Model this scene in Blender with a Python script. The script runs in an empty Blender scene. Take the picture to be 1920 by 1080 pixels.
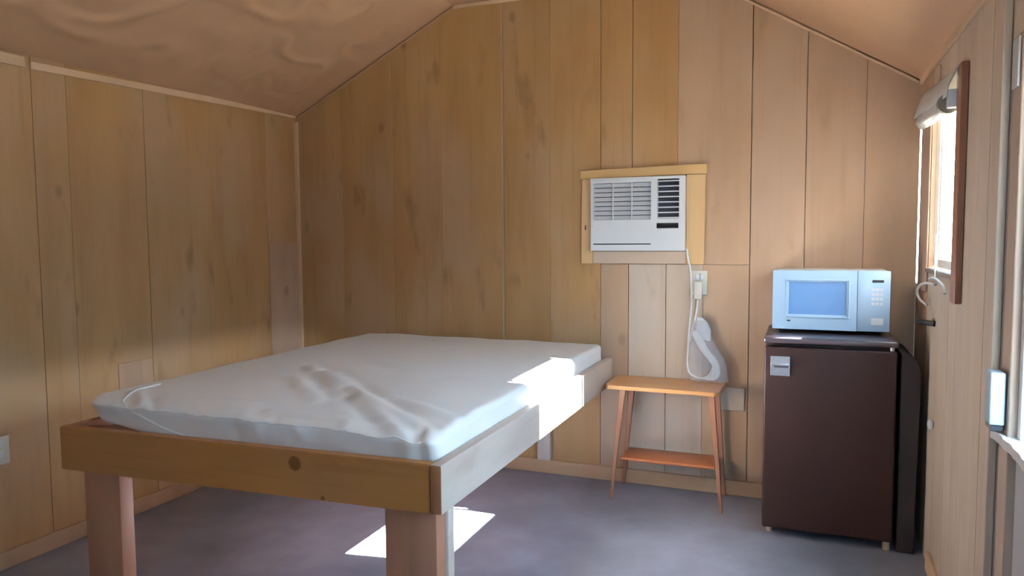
import bpy, bmesh, math, random
from mathutils import Vector, Matrix, noise
random.seed(7)
C = bpy.context.scene
COL = C.collection

# ------------------------------------------------------------------ camera
p, yaw, roll = -.069, .379, -.007
fwd = Vector((-math.sin(yaw)*math.cos(p), math.cos(yaw)*math.cos(p), math.sin(p)))
rt = Vector((math.cos(yaw), math.sin(yaw), 0)); up = rt.cross(fwd)
rt, up = rt*math.cos(roll)+up*math.sin(roll), up*math.cos(roll)-rt*math.sin(roll)
cam = bpy.data.cameras.new('camera'); cam.sensor_width = 36; cam.lens = 36*1376/1920
cam.clip_start = .05
co = bpy.data.objects.new('camera', cam); COL.objects.link(co)
M = Matrix((rt, up, -fwd)).transposed().to_4x4(); M.translation = (0, 0, 1.3)
co.matrix_world = M
C.camera = co

# ------------------------------------------------------------------ light
w = bpy.data.worlds.new('sky'); C.world = w; w.use_nodes = True
bg = w.node_tree.nodes['Background']
bg.inputs[0].default_value = (.50, .74, 1.0, 1); bg.inputs[1].default_value = 20.0
sd = Vector((-1, -.15, -.65)).normalized()
sun = bpy.data.lights.new('sun', 'SUN'); sun.energy = 620; sun.angle = .009; sun.color = (1, .98, .96)
so = bpy.data.objects.new('sun', sun); COL.objects.link(so)
so.rotation_euler = sd.to_track_quat('-Z', 'Y').to_euler()
def portal(name, loc, rot, sx, sy):
    l = bpy.data.lights.new(name, 'AREA'); l.shape = 'RECTANGLE'; l.size = sx; l.size_y = sy
    l.cycles.is_portal = True
    o = bpy.data.objects.new(name, l); COL.objects.link(o); o.location = loc; o.rotation_euler = rot
H2 = math.pi/2
portal('window_portal', (.60, 3.22, 1.45), (0, H2, 0), .70, .9)
portal('door_portal', (.62, 1.66, 1.28), (0, H2, 0), 1.05, .9)
portal('fill_window_portal', (-.16, -1.69, 1.65), (H2, 0, math.pi), .98, .80)
C.view_settings.view_transform = 'Standard'; C.view_settings.look = 'None'
C.view_settings.gamma = 1; C.view_settings.use_curve_mapping = False
C.view_settings.exposure = 0.25

# ------------------------------------------------------------------ materials
def srgb(r, g, b):
    f = lambda c: ((c/255+.055)/1.055)**2.4 if c/255 > .04045 else c/255/12.92
    return (f(r), f(g), f(b), 1)
def newmat(name):
    m = bpy.data.materials.new(name); m.use_nodes = True
    nt = m.node_tree; return m, nt, nt.nodes, nt.links, nt.nodes['Principled BSDF']
def plain(name, col, rough=.5, metal=0, var=.06, scale=20, bump=0):
    m, nt, N, L, B = newmat(name)
    tc = N.new('ShaderNodeTexCoord'); nz = N.new('ShaderNodeTexNoise'); nz.inputs['Scale'].default_value = scale
    nz.inputs['Detail'].default_value = 4
    L.new(tc.outputs['Object'], nz.inputs['Vector'])
    mx = N.new('ShaderNodeMix'); mx.data_type = 'RGBA'
    mx.inputs['A'].default_value = tuple(c*(1-var) for c in col[:3])+(1,)
    mx.inputs['B'].default_value = tuple(min(1, c*(1+var)) for c in col[:3])+(1,)
    L.new(nz.outputs['Fac'], mx.inputs['Factor']); L.new(mx.outputs['Result'], B.inputs['Base Color'])
    B.inputs['Roughness'].default_value = rough; B.inputs['Metallic'].default_value = metal
    if bump:
        bp = N.new('ShaderNodeBump'); bp.inputs['Strength'].default_value = bump; bp.inputs['Distance'].default_value = .004
        L.new(nz.outputs['Fac'], bp.inputs['Height']); L.new(bp.outputs['Normal'], B.inputs['Normal'])
    return m
def wood(name, c1, c2, cdark, axis=2, rough=.6, stain=.5, knots=.5, grain=1.0, blotch=None, spots=()):
    """grain runs along axis; c1/c2 the two wood tones, cdark stains and knots"""
    m, nt, N, L, B = newmat(name)
    tc = N.new('ShaderNodeTexCoord'); oi = N.new('ShaderNodeObjectInfo')
    off = N.new('ShaderNodeVectorMath'); off.operation = 'SCALE'
    cb = N.new('ShaderNodeCombineXYZ')
    for i in range(3): L.new(oi.outputs['Random'], cb.inputs[i])
    L.new(cb.outputs[0], off.inputs[0]); off.inputs['Scale'].default_value = 37
    ad = N.new('ShaderNodeVectorMath'); ad.operation = 'ADD'
    L.new(tc.outputs['Object'], ad.inputs[0]); L.new(off.outputs[0], ad.inputs[1])
    def mapped(v, s):
        mp = N.new('ShaderNodeMapping'); sc = [s, s, s]; sc[axis] = s*v
        mp.inputs['Scale'].default_value = sc; L.new(ad.outputs[0], mp.inputs['Vector']); return mp
    g = N.new('ShaderNodeTexNoise'); g.inputs['Scale'].default_value = 1; g.inputs['Detail'].default_value = 6
    g.inputs['Roughness'].default_value = .6; L.new(mapped(.04, 32).outputs[0], g.inputs['Vector'])
    mid = N.new('ShaderNodeTexNoise'); mid.inputs['Scale'].default_value = 1; mid.inputs['Detail'].default_value = 3
    L.new(mapped(.22, 6).outputs[0], mid.inputs['Vector'])
    big = N.new('ShaderNodeTexNoise'); big.inputs['Scale'].default_value = 1; big.inputs['Detail'].default_value = 2
    L.new(mapped(.6, 2.2).outputs[0], big.inputs['Vector'])
    def mixc(fac, a, b):
        x = N.new('ShaderNodeMix'); x.data_type = 'RGBA'
        if fac is not None: L.new(fac, x.inputs['Factor'])
        for k, v in (('A', a), ('B', b)):
            if isinstance(v, tuple): x.inputs[k].default_value = v
            else: L.new(v, x.inputs[k])
        return x
    def ramp(src, lo, hi, to=1.0):
        r = N.new('ShaderNodeMapRange'); r.inputs['From Min'].default_value = lo; r.inputs['From Max'].default_value = hi
        r.inputs['To Max'].default_value = to; r.interpolation_type = 'SMOOTHSTEP'; L.new(src, r.inputs['Value']); return r.outputs[0]
    base = mixc(ramp(mid.outputs['Fac'], .3, .7), c1, c2)
    cur = base.outputs['Result']
    if blotch:
        cur = mixc(ramp(big.outputs['Fac'], .42, .68, .75), cur, blotch).outputs['Result']
    cur = mixc(ramp(g.outputs['Fac'], .5, .8, .35*grain), cur, cdark).outputs['Result']
    st = N.new('ShaderNodeTexNoise'); st.inputs['Scale'].default_value = 1; st.inputs['Detail'].default_value = 3
    L.new(mapped(.35, 9).outputs[0], st.inputs['Vector'])
    cur = mixc(ramp(st.outputs['Fac'], .60, .78, stain), cur, cdark).outputs['Result']
    if knots:
        vo = N.new('ShaderNodeTexVoronoi'); vo.inputs['Scale'].default_value = 1
        L.new(mapped(.6, 3.1).outputs[0], vo.inputs['Vector'])
        cur = mixc(ramp(vo.outputs['Distance'], .085, .03, knots), cur, tuple(c*.55 for c in cdark[:3])+(1,)).outputs['Result']
    for (sx, sy, sz, sr) in spots:
        d = N.new('ShaderNodeVectorMath'); d.operation = 'DISTANCE'; d.inputs[1].default_value = (sx, sy, sz)
        L.new(tc.outputs['Object'], d.inputs[0])
        cur = mixc(ramp(d.outputs['Value'], sr, sr*.75, .75), cur, tuple(c*.6 for c in cdark[:3])+(1,)).outputs['Result']
    # slight difference of tone from piece to piece
    hv = N.new('ShaderNodeHueSaturation'); vr = N.new('ShaderNodeMapRange')
    vr.inputs['To Min'].default_value = .95; vr.inputs['To Max'].default_value = 1.05
    L.new(oi.outputs['Random'], vr.inputs['Value']); L.new(vr.outputs[0], hv.inputs['Value'])
    L.new(cur, hv.inputs['Color']); L.new(hv.outputs[0], B.inputs['Base Color'])
    B.inputs['Roughness'].default_value = rough
    bp = N.new('ShaderNodeBump'); bp.inputs['Strength'].default_value = .25; bp.inputs['Distance'].default_value = .002
    L.new(g.outputs['Fac'], bp.inputs['Height']); L.new(bp.outputs['Normal'], B.inputs['Normal'])
    return m

W1, W2, WD, WB = (.365, .205, .080, 1), (.425, .25, .104, 1), (.17, .085, .032, 1), (.43, .285, .165, 1)
m_wall = wood('whitewashed_plank', W1, W2, WD, 2, .62, .5, .4, .7, WB)
m_wallL = m_wall
m_wallM = wood('thin_washed_plank', (.38, .245, .15, 1), (.44, .29, .185, 1), (.22, .13, .075, 1), 2, .62, .3, .35, .5, (.44, .31, .22, 1))
m_wallR = wood('pale_plank', (.46, .365, .275, 1), (.54, .44, .345, 1), (.28, .19, .12, 1), 2, .65, .4, .35, .7, (.56, .475, .395, 1))
m_ceil = plain('painted_sheet', (.50, .31, .19, 1), .6, 0, .12, 2.2, .1)
m_trim = wood('trim_wood', (.55, .37, .22, 1), (.64, .45, .28, 1), (.35, .2, .1, 1), 2, .55, .2, 0, .5)
m_base = wood('baseboard_wood', (.42, .27, .16, 1), (.5, .33, .2, 1), (.25, .13, .07, 1), 0, .6, .3, 0, .5)
m_acwood = wood('yellow_pine', (.62, .40, .17, 1), (.70, .47, .22, 1), (.42, .24, .09, 1), 0, .5, .25, 0, .5)
m_acwoodv = wood('yellow_pine_upright', (.62, .40, .19, 1), (.68, .46, .24, 1), (.42, .24, .1, 1), 2, .5, .25, 0, .5)
m_acgrey = wood('greyish_pine', (.50, .38, .28, 1), (.55, .42, .32, 1), (.38, .26, .18, 1), 0, .5, .2, 0, .4)
m_rail = wood('varnished_pine', (.42, .175, .045, 1), (.50, .22, .06, 1), (.24, .08, .02, 1), 0, .42, .45, 0, 1.0,
              (.44, .20, .07, 1), spots=((1.02, 0, .128, .026), (1.12, 0, .032, .009)))
m_railR = wood('weathered_skylit_pine', (.50, .40, .34, 1), (.60, .50, .43, 1), (.33, .22, .17, 1), 1, .5, .3, .3, .8)  # weathered pine, made paler for the skylight falling on its right side
m_leg = wood('pine_leg', (.38, .17, .10, 1), (.46, .22, .13, 1), (.25, .1, .05, 1), 2, .5, .35, 0, .9)
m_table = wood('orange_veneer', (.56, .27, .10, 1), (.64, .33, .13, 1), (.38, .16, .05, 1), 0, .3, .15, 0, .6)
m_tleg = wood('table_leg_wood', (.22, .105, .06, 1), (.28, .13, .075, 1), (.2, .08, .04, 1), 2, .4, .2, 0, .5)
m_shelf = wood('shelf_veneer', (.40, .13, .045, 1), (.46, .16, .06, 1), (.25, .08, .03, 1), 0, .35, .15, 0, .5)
m_redwood = wood('red_brown_casing', (.17, .065, .03, 1), (.22, .09, .04, 1), (.1, .035, .015, 1), 2, .45, .3, 0, .7)
m_post = wood('grey_brown_post', (.35, .25, .19, 1), (.42, .31, .24, 1), (.22, .14, .1, 1), 2, .6, .2, 0, .5)  # grey-brown wood of the corner post and door jambs
m_white = plain('white_plastic', (.78, .79, .80, 1), .35, 0, .02)
m_ivory = plain('ivory_plastic', (.72, .68, .60, 1), .4, 0, .03)
m_micro = plain('microwave_enamel', (.40, .56, .74, 1), .25, 0, .02)  # white enamel with the bluish cast put into its colour
m_mwglass = plain('microwave_window_mesh', (.14, .28, .54, 1), .2, 0, .04)  # same bluish cast put into the window colour
m_mwpad = plain('microwave_keypad', (.68, .72, .77, 1), .3, 0, .04)
m_black = plain('black_gloss', (.008, .008, .01, 1), .2, 0, .1)
m_vent = plain('vent_dark', (.035, .035, .045, 1), .6, 0, .2)
m_fridge = plain('dark_fridge_enamel', (.018, .0075, .007, 1), .5, 0, .10, 30)

m_fridgetop = plain('fridge_top_plastic', (.045, .036, .045, 1), .28, 0, .1)
m_rubber = plain('black_board', (.012, .009, .010, 1), .6, 0, .2)
m_chrome = plain('handle_metal', (.52, .50, .52, 1), .35, .6, .2, 60)
for m_ in (m_fridge, m_rubber): m_.node_tree.nodes['Principled BSDF'].inputs['Specular IOR Level'].default_value = .2
m_paintw = plain('peeling_white_paint', (.80, .78, .75, 1), .5, 0, .12, 30, .4)
m_doorp = plain('grey_white_door_paint', (.50, .49, .50, 1), .5, 0, .05, 6)
m_lightblue = plain('pale_blue_plastic', (.52, .62, .70, 1), .4, 0, .04)
m_blind = plain('grey_white_cloth', (.55, .55, .54, 1), .8, 0, .15, 14, .3)
m_blindend = plain('dark_roll_end', (.20, .18, .14, 1), .8, 0, .2)
m_metal = plain('steel', (.5, .48, .46, 1), .4, .9, .1)
m_foot = plain('tan_foot', (.42, .30, .22, 1), .6, 0, .1)
m_ground = plain('pale_dirt', (.085, .08, .06, 1), .9, 0, .25, 1.5)
m_roof = plain('porch_roof_sheet', (.3, .3, .3, 1), .7, 0, .1)
m_sill = plain('low_bounce_brown', (.10, .075, .055, 1), .7, 0, .2, 20)  # chosen dark so the sunlit sill and reveal throw little light back
m_leaf = plain('leaves', (.05, .09, .03, 1), .7, 0, .4, 12)
m_outer = plain('outer_siding', (.35, .30, .25, 1), .8, 0, .1)

# floor: worn grey-blue painted boards of concrete
def floor_mat():
    m, nt, N, L, B = newmat('worn_painted_floor')
    tc = N.new('ShaderNodeTexCoord')
    a = N.new('ShaderNodeTexNoise'); a.inputs['Scale'].default_value = 1.7; a.inputs['Detail'].default_value = 5
    b = N.new('ShaderNodeTexNoise'); b.inputs['Scale'].default_value = 9; b.inputs['Detail'].default_value = 6
    for n in (a, b): L.new(tc.outputs['Object'], n.inputs['Vector'])
    r = N.new('ShaderNodeValToRGB'); r.color_ramp.elements[0].position = .35; r.color_ramp.elements[1].position = .66
    r.color_ramp.elements[0].color = (.14, .155, .20, 1); r.color_ramp.elements[1].color = (.29, .31, .385, 1)
    L.new(a.outputs['Fac'], r.inputs[0])
    mx = N.new('ShaderNodeMix'); mx.data_type = 'RGBA'; mx.blend_type = 'MULTIPLY'; mx.inputs['Factor'].default_value = .35
    r2 = N.new('ShaderNodeValToRGB'); r2.color_ramp.elements[0].position = .3; r2.color_ramp.elements[1].position = .6
    r2.color_ramp.elements[0].color = (.6, .56, .56, 1); L.new(b.outputs['Fac'], r2.inputs[0])
    L.new(r.outputs[0], mx.inputs['A']); L.new(r2.outputs[0], mx.inputs['B']); L.new(mx.outputs['Result'], B.inputs['Base Color'])
    rr = N.new('ShaderNodeMapRange'); rr.inputs['To Min'].default_value = .3; rr.inputs['To Max'].default_value = .5
    L.new(b.outputs['Fac'], rr.inputs['Value']); L.new(rr.outputs[0], B.inputs['Roughness'])
    return m
m_floor = floor_mat()

def sheet_mat():
    m, nt, N, L, B = newmat('white_bed_cover')
    tc = N.new('ShaderNodeTexCoord')
    mp = N.new('ShaderNodeMapping'); mp.inputs['Rotation'].default_value = (0, 0, .75); mp.inputs['Scale'].default_value = (2.2, 7, 2.2)
    a = N.new('ShaderNodeTexNoise'); a.inputs['Scale'].default_value = 1.6; a.inputs['Detail'].default_value = 3
    L.new(tc.outputs['Object'], mp.inputs[0]); L.new(mp.outputs[0], a.inputs['Vector'])
    bp = N.new('ShaderNodeBump'); bp.inputs['Strength'].default_value = .45; bp.inputs['Distance'].default_value = .012
    L.new(a.outputs['Fac'], bp.inputs['Height']); L.new(bp.outputs['Normal'], B.inputs['Normal'])
    B.inputs['Base Color'].default_value = (.86, .845, .83, 1); B.inputs['Roughness'].default_value = .45
    B.inputs['Sheen Weight'].default_value = .15
    return m
m_sheet = sheet_mat()

def clear_mat(name, tint, gloss, rough=.03):
    m, nt, N, L, B = newmat(name); N.remove(B)
    t = N.new('ShaderNodeBsdfTransparent'); t.inputs[0].default_value = tint
    g = N.new('ShaderNodeBsdfGlossy'); g.inputs['Roughness'].default_value = rough
    x = N.new('ShaderNodeMixShader'); x.inputs[0].default_value = gloss
    L.new(t.outputs[0], x.inputs[1]); L.new(g.outputs[0], x.inputs[2]); L.new(x.outputs[0], N['Material Output'].inputs[0])
    return m
m_glass = clear_mat('window_glass', (.96, .98, .98, 1), .05)
def bag_mat():
    m, nt, N, L, B = newmat('milky_plastic_film'); 
    B.inputs['Base Color'].default_value = (.72, .72, .76, 1); B.inputs['Roughness'].default_value = .25
    t = N.new('ShaderNodeBsdfTransparent'); x = N.new('ShaderNodeMixShader'); x.inputs[0].default_value = .28
    L.new(t.outputs[0], x.inputs[1]); L.new(B.outputs[0], x.inputs[2]); L.new(x.outputs[0], N['Material Output'].inputs[0])
    return m
m_bag = bag_mat()

# ------------------------------------------------------------------ mesh helpers
def finish(name, bm, mat, parent=None, loc=(0, 0, 0), smooth=False):
    me = bpy.data.meshes.new(name); bm.to_mesh(me); bm.free()
    if mat: me.materials.append(mat)
    if smooth:
        for f in me.polygons: f.use_smooth = True
    o = bpy.data.objects.new(name, me); COL.objects.link(o)
    if parent: o.parent = parent
    o.location = loc
    return o
def add_box(bm, lo, hi, bev=0, seg=1):
    b = bmesh.new()
    r = bmesh.ops.create_cube(b, size=1)
    for v in b.verts:
        v.co = Vector([(lo[i]+hi[i])/2 + v.co[i]*(hi[i]-lo[i]) for i in range(3)])
    if bev: bmesh.ops.bevel(b, geom=b.edges[:], offset=bev, segments=seg, affect='EDGES', profile=.5)
    me = bpy.data.meshes.new('t'); b.to_mesh(me); b.free(); bm.from_mesh(me); bpy.data.meshes.remove(me)
def box(name, lo, hi, mat, parent=None, bev=0.0, seg=1, ploc=(0, 0, 0)):
    """box given in world coordinates; origin at the middle of its base"""
    c = Vector(((lo[0]+hi[0])/2, (lo[1]+hi[1])/2, lo[2]))
    bm = bmesh.new(); add_box(bm, Vector(lo)-c, Vector(hi)-c, bev, seg)
    return finish(name, bm, mat, parent, c-Vector(ploc), bev > 0 and seg > 1)
def add_prism(bm, pts, d):
    """pts: closed loop of 3-D points, extruded by vector d"""
    a = [bm.verts.new(Vector(q)) for q in pts]; b = [bm.verts.new(Vector(q)+Vector(d)) for q in pts]
    n = len(pts); bm.faces.new(a); bm.faces.new(b[::-1])
    for i in range(n): bm.faces.new((a[i], b[i], b[(i+1) % n], a[(i+1) % n]))
    bmesh.ops.recalc_face_normals(bm, faces=bm.faces[:])
def prism(name, pts, d, mat, parent=None, bev=0, ploc=(0, 0, 0)):
    c = sum((Vector(q) for q in pts), Vector())/len(pts); c.z = min(q[2] for q in pts)
    bm = bmesh.new(); add_prism(bm, [Vector(q)-c for q in pts], d)
    if bev: bmesh.ops.bevel(bm, geom=bm.edges[:], offset=bev, segments=1, affect='EDGES')
    return finish(name, bm, mat, parent, c-Vector(ploc))
def smooth_path(pts, n=8):
    P = [Vector(q) for q in pts]; out = []
    P = [P[0]*2-P[1]]+P+[P[-1]*2-P[-2]]
    for i in range(1, len(P)-2):
        for k in range(n):
            t = k/n; a, b, c, d = P[i-1:i+3]
            out.append(.5*((2*b)+(c-a)*t+(2*a-5*b+4*c-d)*t*t+(3*b-a-3*c+d)*t**3))
    out.append(P[-2]); return out
def add_tube(bm, pts, r, seg=8, caps=True, rf=None):
    rings = []; P = [Vector(q) for q in pts]; prev = None
    for i, q in enumerate(P):
        t = (P[min(i+1, len(P)-1)]-P[max(i-1, 0)]).normalized()
        if prev is None:
            a = t.orthogonal().normalized()
        else:
            a = (prev-t*prev.dot(t)).normalized()
        prev = a; b = t.cross(a); rr = rf(i/(len(P)-1)) if rf else r
        rings.append([bm.verts.new(q+(a*math.cos(2*math.pi*k/seg)+b*math.sin(2*math.pi*k/seg))*rr) for k in range(seg)])
    for i in range(len(rings)-1):
        for k in range(seg):
            bm.faces.new((rings[i][k], rings[i][(k+1) % seg], rings[i+1][(k+1) % seg], rings[i+1][k]))
    if caps: bm.faces.new(rings[0][::-1]); bm.faces.new(rings[-1])
def tube(name, pts, r, mat, parent=None, n=8, seg=8, ploc=(0, 0, 0), rf=None):
    bm = bmesh.new(); pth = smooth_path(pts, n) if n else pts
    o = Vector(pts[0]); add_tube(bm, [q-o for q in map(Vector, pth)], r, seg, True, rf)
    return finish(name, bm, mat, parent, o-Vector(ploc), True)
def cyl(name, a, b, r, mat, parent=None, seg=20, ploc=(0, 0, 0)):
    bm = bmesh.new(); a = Vector(a); add_tube(bm, [Vector((0, 0, 0)), Vector(b)-a], r, seg)
    return finish(name, bm, mat, parent, a-Vector(ploc))
def empty(name, loc, label=None, cat=None, kind=None, group=None):
    o = bpy.data.objects.new(name, None); COL.objects.link(o); o.location = loc; o.empty_display_size = .1
    if label: o['label'] = label
    if cat: o['category'] = cat
    if kind: o['kind'] = kind
    if group: o['group'] = group
    return o
def tag(o, label, cat, group=None):
    o['label'] = label; o['category'] = cat
    if group: o['group'] = group
    return o
def struct(o): o['kind'] = 'structure'; return o

# ------------------------------------------------------------------ room shell
XL, XR, YB, YF = -2.93, .473, 3.77, -1.60      # left, right, back (seen), rear (behind the camera)
ZE = 2.045; ZER = 1.985; ZF = 2.59; XF0, XF1 = -1.84, -.53
def gable(x):
    if x < XF0: return ZE+(ZF-ZE)*(x-XL)/(XF0-XL)
    if x > XF1: return ZER+(ZF-ZER)*(XR-x)/(XR-XF1)
    return ZF
T = .016
floor = struct(box('floor', (XL-.15, YF-.15, -.08), (XR+.13, YB+.15, 0), m_floor))
ground = struct(box('ground', (-40, -40, -.5), (40, 40, -.22), m_ground))

# back wall: backing slab and vertical planks
def slab_poly(xs):
    return [(x, gable(x)) for x in xs]
prof = [(XL-.15, 0), (XR+.002, 0), (XR+.002, ZER+.10), (XR-.05, ZER+.13), (XF1, ZF+.05), (XF0, ZF+.05), (XL, ZE+.1), (XL-.15, ZE+.05)]
wall_back = struct(prism('wall_back', [(x, YB+T, z) for x, z in prof], (0, .05, 0), m_outer))
wbl = wall_back.location
def plank_y(x0, x1, z0=0, ztop=None, y=YB, proud=0, parent=wall_back, mat=m_wall, loc=wbl):
    pts = [(x0, z0), (x1, z0)]
    if ztop is None:
        pts.append((x1, gable(x1)-.002))
        for xk in (XF1, XF0):
            if x0 < xk < x1: pts.append((xk, gable(xk)-.002))
        pts.append((x0, gable(x0)-.002))
    else: pts += [(x1, ztop), (x0, ztop)]
    return prism('plank', [(x, y-proud, z) for x, z in pts], (0, T+proud, 0), mat, parent, .0006, loc)
edges = [XL, -2.60, -2.242, -1.93, -1.545, -1.276, -.997]
gaps = [0, .0006, .0016, .0008, .0022, .0010, .0026]
for i in range(len(edges)-1):
    plank_y(edges[i]+gaps[i]/2, edges[i+1]-gaps[i+1]/2, proud=random.uniform(0, .0015))
# above and below the air conditioner the boards are cut differently
plank_y(-.996, -.832, 1.158, proud=.0008); plank_y(-.829, -.60, 1.158, proud=.0002); plank_y(-.599, -.249, 1.158, proud=.001, mat=m_wallM)
plank_y(-.996, -.849, 0, 1.156, proud=.0003, mat=m_wallM)
plank_y(-.846, -.655, 0, 1.156, proud=.0020, mat=m_wallR); plank_y(-.652, -.47, 0, 1.156, proud=.0014, mat=m_wallR)
plank_y(-.469, -.249, 0, 1.156, proud=.0004, mat=m_wallM)
plank_y(-.245, -.002, proud=.001, mat=m_wallM); plank_y(.001, .252, proud=.0004, mat=m_wallM); plank_y(.2535, XR, proud=.0, mat=m_wallM)
# thin strip standing proud on the seam left of centre, small patch block by the table
box('seam_strip', (-1.557, YB-.004, .08), (-1.546, YB-.001, 2.57), m_wallM, wall_back, .001, 1, wbl)
box('patch_block', (-.392, YB-.012, .43), (-.262, YB-.002, .545), m_wallR, wall_back, .002, 1, wbl)

# left wall
wall_left = struct(box('wall_left', (XL-.15, YF-.15, 0), (XL-T, YB+.13, ZE+.06), m_outer))
ed = [YF, -1.2, -.8, -.4, 0, .4, .8, 1.2, 1.6, 2.094, 2.245, 2.637, 3.05, 3.485, YB]
gp = [0, .002, .001, .002, .001, .002, .001, .002, .001, .0022, .0008, .0024, .0006, .0018, 0]
for i in range(len(ed)-1):
    prd = random.uniform(0, .0015)
    box('plank', (XL-T, ed[i]+gp[i]/2, 0), (XL+prd, ed[i+1]-gp[i+1]/2, ZE+.0), m_wallL, wall_left, .0006, 1, wall_left.location)
box('patch_board', (XL+.001, 3.49, .6), (XL+.006, 3.765, 1.28), m_wallM, wall_left, .001, 1, wall_left.location)
box('patch_board', (XL+.001, 2.44, .5), (XL+.005, 2.63, .73), m_wallM, wall_left, .001, 1, wall_left.location)

# rear wall behind the camera, with an added high window to light the room
wall_rear = struct(empty('wall_rear', (-1.2, YF, 0)))
DX0, DX1, DZl, DZ = -.62, .30, 1.28, 2.02
rl = wall_rear.location
prism('wall_panel', [(XL-.15, YF, 0), (DX0, YF, 0), (DX0, YF, ZF+.04), (XF0, YF, ZF+.04), (XL, YF, ZE+.06), (XL-.15, YF, ZE+.06)], (0, -.05, 0), m_wall, wall_rear, 0, rl)
prism('wall_panel', [(DX0, YF, DZ), (DX1, YF, DZ), (DX1, YF, gable(DX1)+.04), (XF1, YF, ZF+.04), (DX0, YF, ZF+.04)], (0, -.05, 0), m_wall, wall_rear, 0, rl)
prism('wall_panel', [(DX0, YF, 0), (DX1, YF, 0), (DX1, YF, DZl), (DX0, YF, DZl)], (0, -.05, 0), m_wall, wall_rear, 0, rl)
prism('wall_panel', [(DX1, YF, 0), (XR+.13, YF, 0), (XR+.13, YF, ZER+.06), (XR, YF, ZER+.06), (DX1, YF, gable(DX1)+.04)], (0, -.05, 0), m_wall, wall_rear, 0, rl)
fill_window = struct(empty('fill_window', (DX0, YF, DZl)))
for a_, b_ in (((DX0, YF-.02, DZl), (DX1, YF+.01, DZl+.04)), ((DX0, YF-.02, DZ-.04), (DX1, YF+.01, DZ)), ((DX0, YF-.02, DZl+.041), (DX0+.04, YF+.01, DZ-.041)), ((DX1-.04, YF-.02, DZl+.041), (DX1, YF+.01, DZ-.041))):
    box('frame_bar', a_, b_, m_white, fill_window, .002, 1, fill_window.location)
box('pane', (DX0+.041, YF-.012, DZl+.041), (DX1-.041, YF-.008, DZ-.041), m_glass, fill_window, 0, 1, fill_window.location)

# right wall: backing pieces and planks round the window and the door
OUT = XR+.03; JO = XR+.075
W0, W1_, WZ0, WZ1 = 2.80, 3.42, 1.165, 1.79      # window
S0, S1, SZ0 = 3.66, 3.755, 1.08                   # narrow slit beside the corner post
D0, D1, DZ0, DZ1 = 1.20, 2.19, .0, 1.78           # door
wall_right = struct(empty('wall_right', (XR, 1.0, 0)))
wr = wall_right.location
def wr_backing(y0, y1, z0, z1): box('backing', (XR+T, y0, z0), (OUT, y1, z1), m_outer, wall_right, 0, 1, wr)
wr_backing(YF-.15, D0, 0, ZER+.05); wr_backing(D0, D1, DZ1, ZER+.05); wr_backing(D1, W0, 0, ZER+.05)
wr_backing(W0, W1_, 0, WZ0); wr_backing(W0, W1_, WZ1, ZER+.05); wr_backing(W1_, S0, 0, ZER+.05)
wr_backing(S0, YB+.2, 0, SZ0); wr_backing(S0, YB+.2, WZ1, ZER+.05); 
def wr_plank(y0, y1, z0=0, z1=ZER, pr=0.0, mat=m_wallR):
    box('plank', (XR-pr, y0, z0), (XR+T, y1, z1), mat, wall_right, .0006, 1, wr)
for y0, y1, pr in ((YF, -1.1, 0), (-1.099, -.6, .001), (-.598, -.1, 0), (-.099, .4, .001), (.402, .8, 0), (.801, D0, .001)): wr_plank(y0, y1, pr=pr)
wr_plank(D0, D1, DZ1+.0, ZER, .0)
wr_plank(D1, 2.40, pr=.0); wr_plank(2.4015, 2.62, pr=.0008); wr_plank(2.6235, W0, pr=.0002)
for y0, y1, pr in ((W0, 2.93, .0006), (2.9325, 3.17, .001), (3.1725, W1_, 0)):
    wr_plank(y0+.0005, y1, 0, WZ0, pr); wr_plank(y0+.0005, y1, WZ1, ZER, pr)
wr_plank(W1_+.001, S0, 0, ZER, 0, m_wallM)
wr_plank(S0+.001, YB, 0, SZ0, 0, m_wallM); wr_plank(S0+.001, YB, WZ1, ZER, 0, m_wallM)

# ceiling: two slopes and a flat middle; sheets with a crumpled surface on an outer roof
ceiling = struct(empty('ceiling', (-1.2, 1.0, ZF)))
cl = ceiling.location
def outer_roof(x0, z0, x1, z1):
    pts = [(x0, YF-.15, z0+.01), (x1, YF-.15, z1+.01), (x1, YF-.15, z1+.1), (x0, YF-.15, z0+.1)]
    return prism('roof_deck', pts, (0, YB-YF+.3, 0), m_roof, ceiling, 0, cl)
outer_roof(XL-.3, ZE-.15, XF0, ZF); outer_roof(XF0-.02, ZF, XF1+.02, ZF); outer_roof(XF1, ZF, XR+.06, ZER-.034)
def sheet(x0, z0, x1, z1, y0, y1, amp, nx=40, ny=60, seed=0):
    bm = bmesh.new(); g = []
    nrm = Vector((-(z1-z0), 0, (x1-x0))).normalized()
    o = Vector(((x0+x1)/2, (y0+y1)/2, (z0+z1)/2))
    for i in range(nx+1):
        row = []
        for j in range(ny+1):
            u, v = i/nx, j/ny
            q = Vector((x0+(x1-x0)*u, y0+(y1-y0)*v, z0+(z1-z0)*u))
            e = min(1, 8*min(u, 1-u), 10*min(v, 1-v)) if True else 1
            n1 = noise.noise(Vector((q.x*2.0+seed, q.y*1.3, 1)))
            rdg = 1-abs(noise.noise(Vector((q.x*5.2+seed+q.y*1.5, q.y*3.0-q.x*2, 7)))*4.5)
            d = amp*e*(n1+.5*max(0, rdg))
            row.append(bm.verts.new(q-nrm*abs(d)-o))
        g.append(row)
    for i in range(nx):
        for j in range(ny): bm.faces.new((g[i][j], g[i+1][j], g[i+1][j+1], g[i][j+1]))
    return finish('ceiling_sheet', bm, m_ceil, ceiling, o-cl, True)
sheet(XL, ZE, XF0, ZF, 1.35, YB, .030, 70, 130, 0)
sheet(XL, ZE, XF0, ZF, YF, 1.35, .010, 20, 30, 3)
sheet(XF0, ZF, XF1, ZF, YF, YB, .004, 20, 60, 5)
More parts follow.
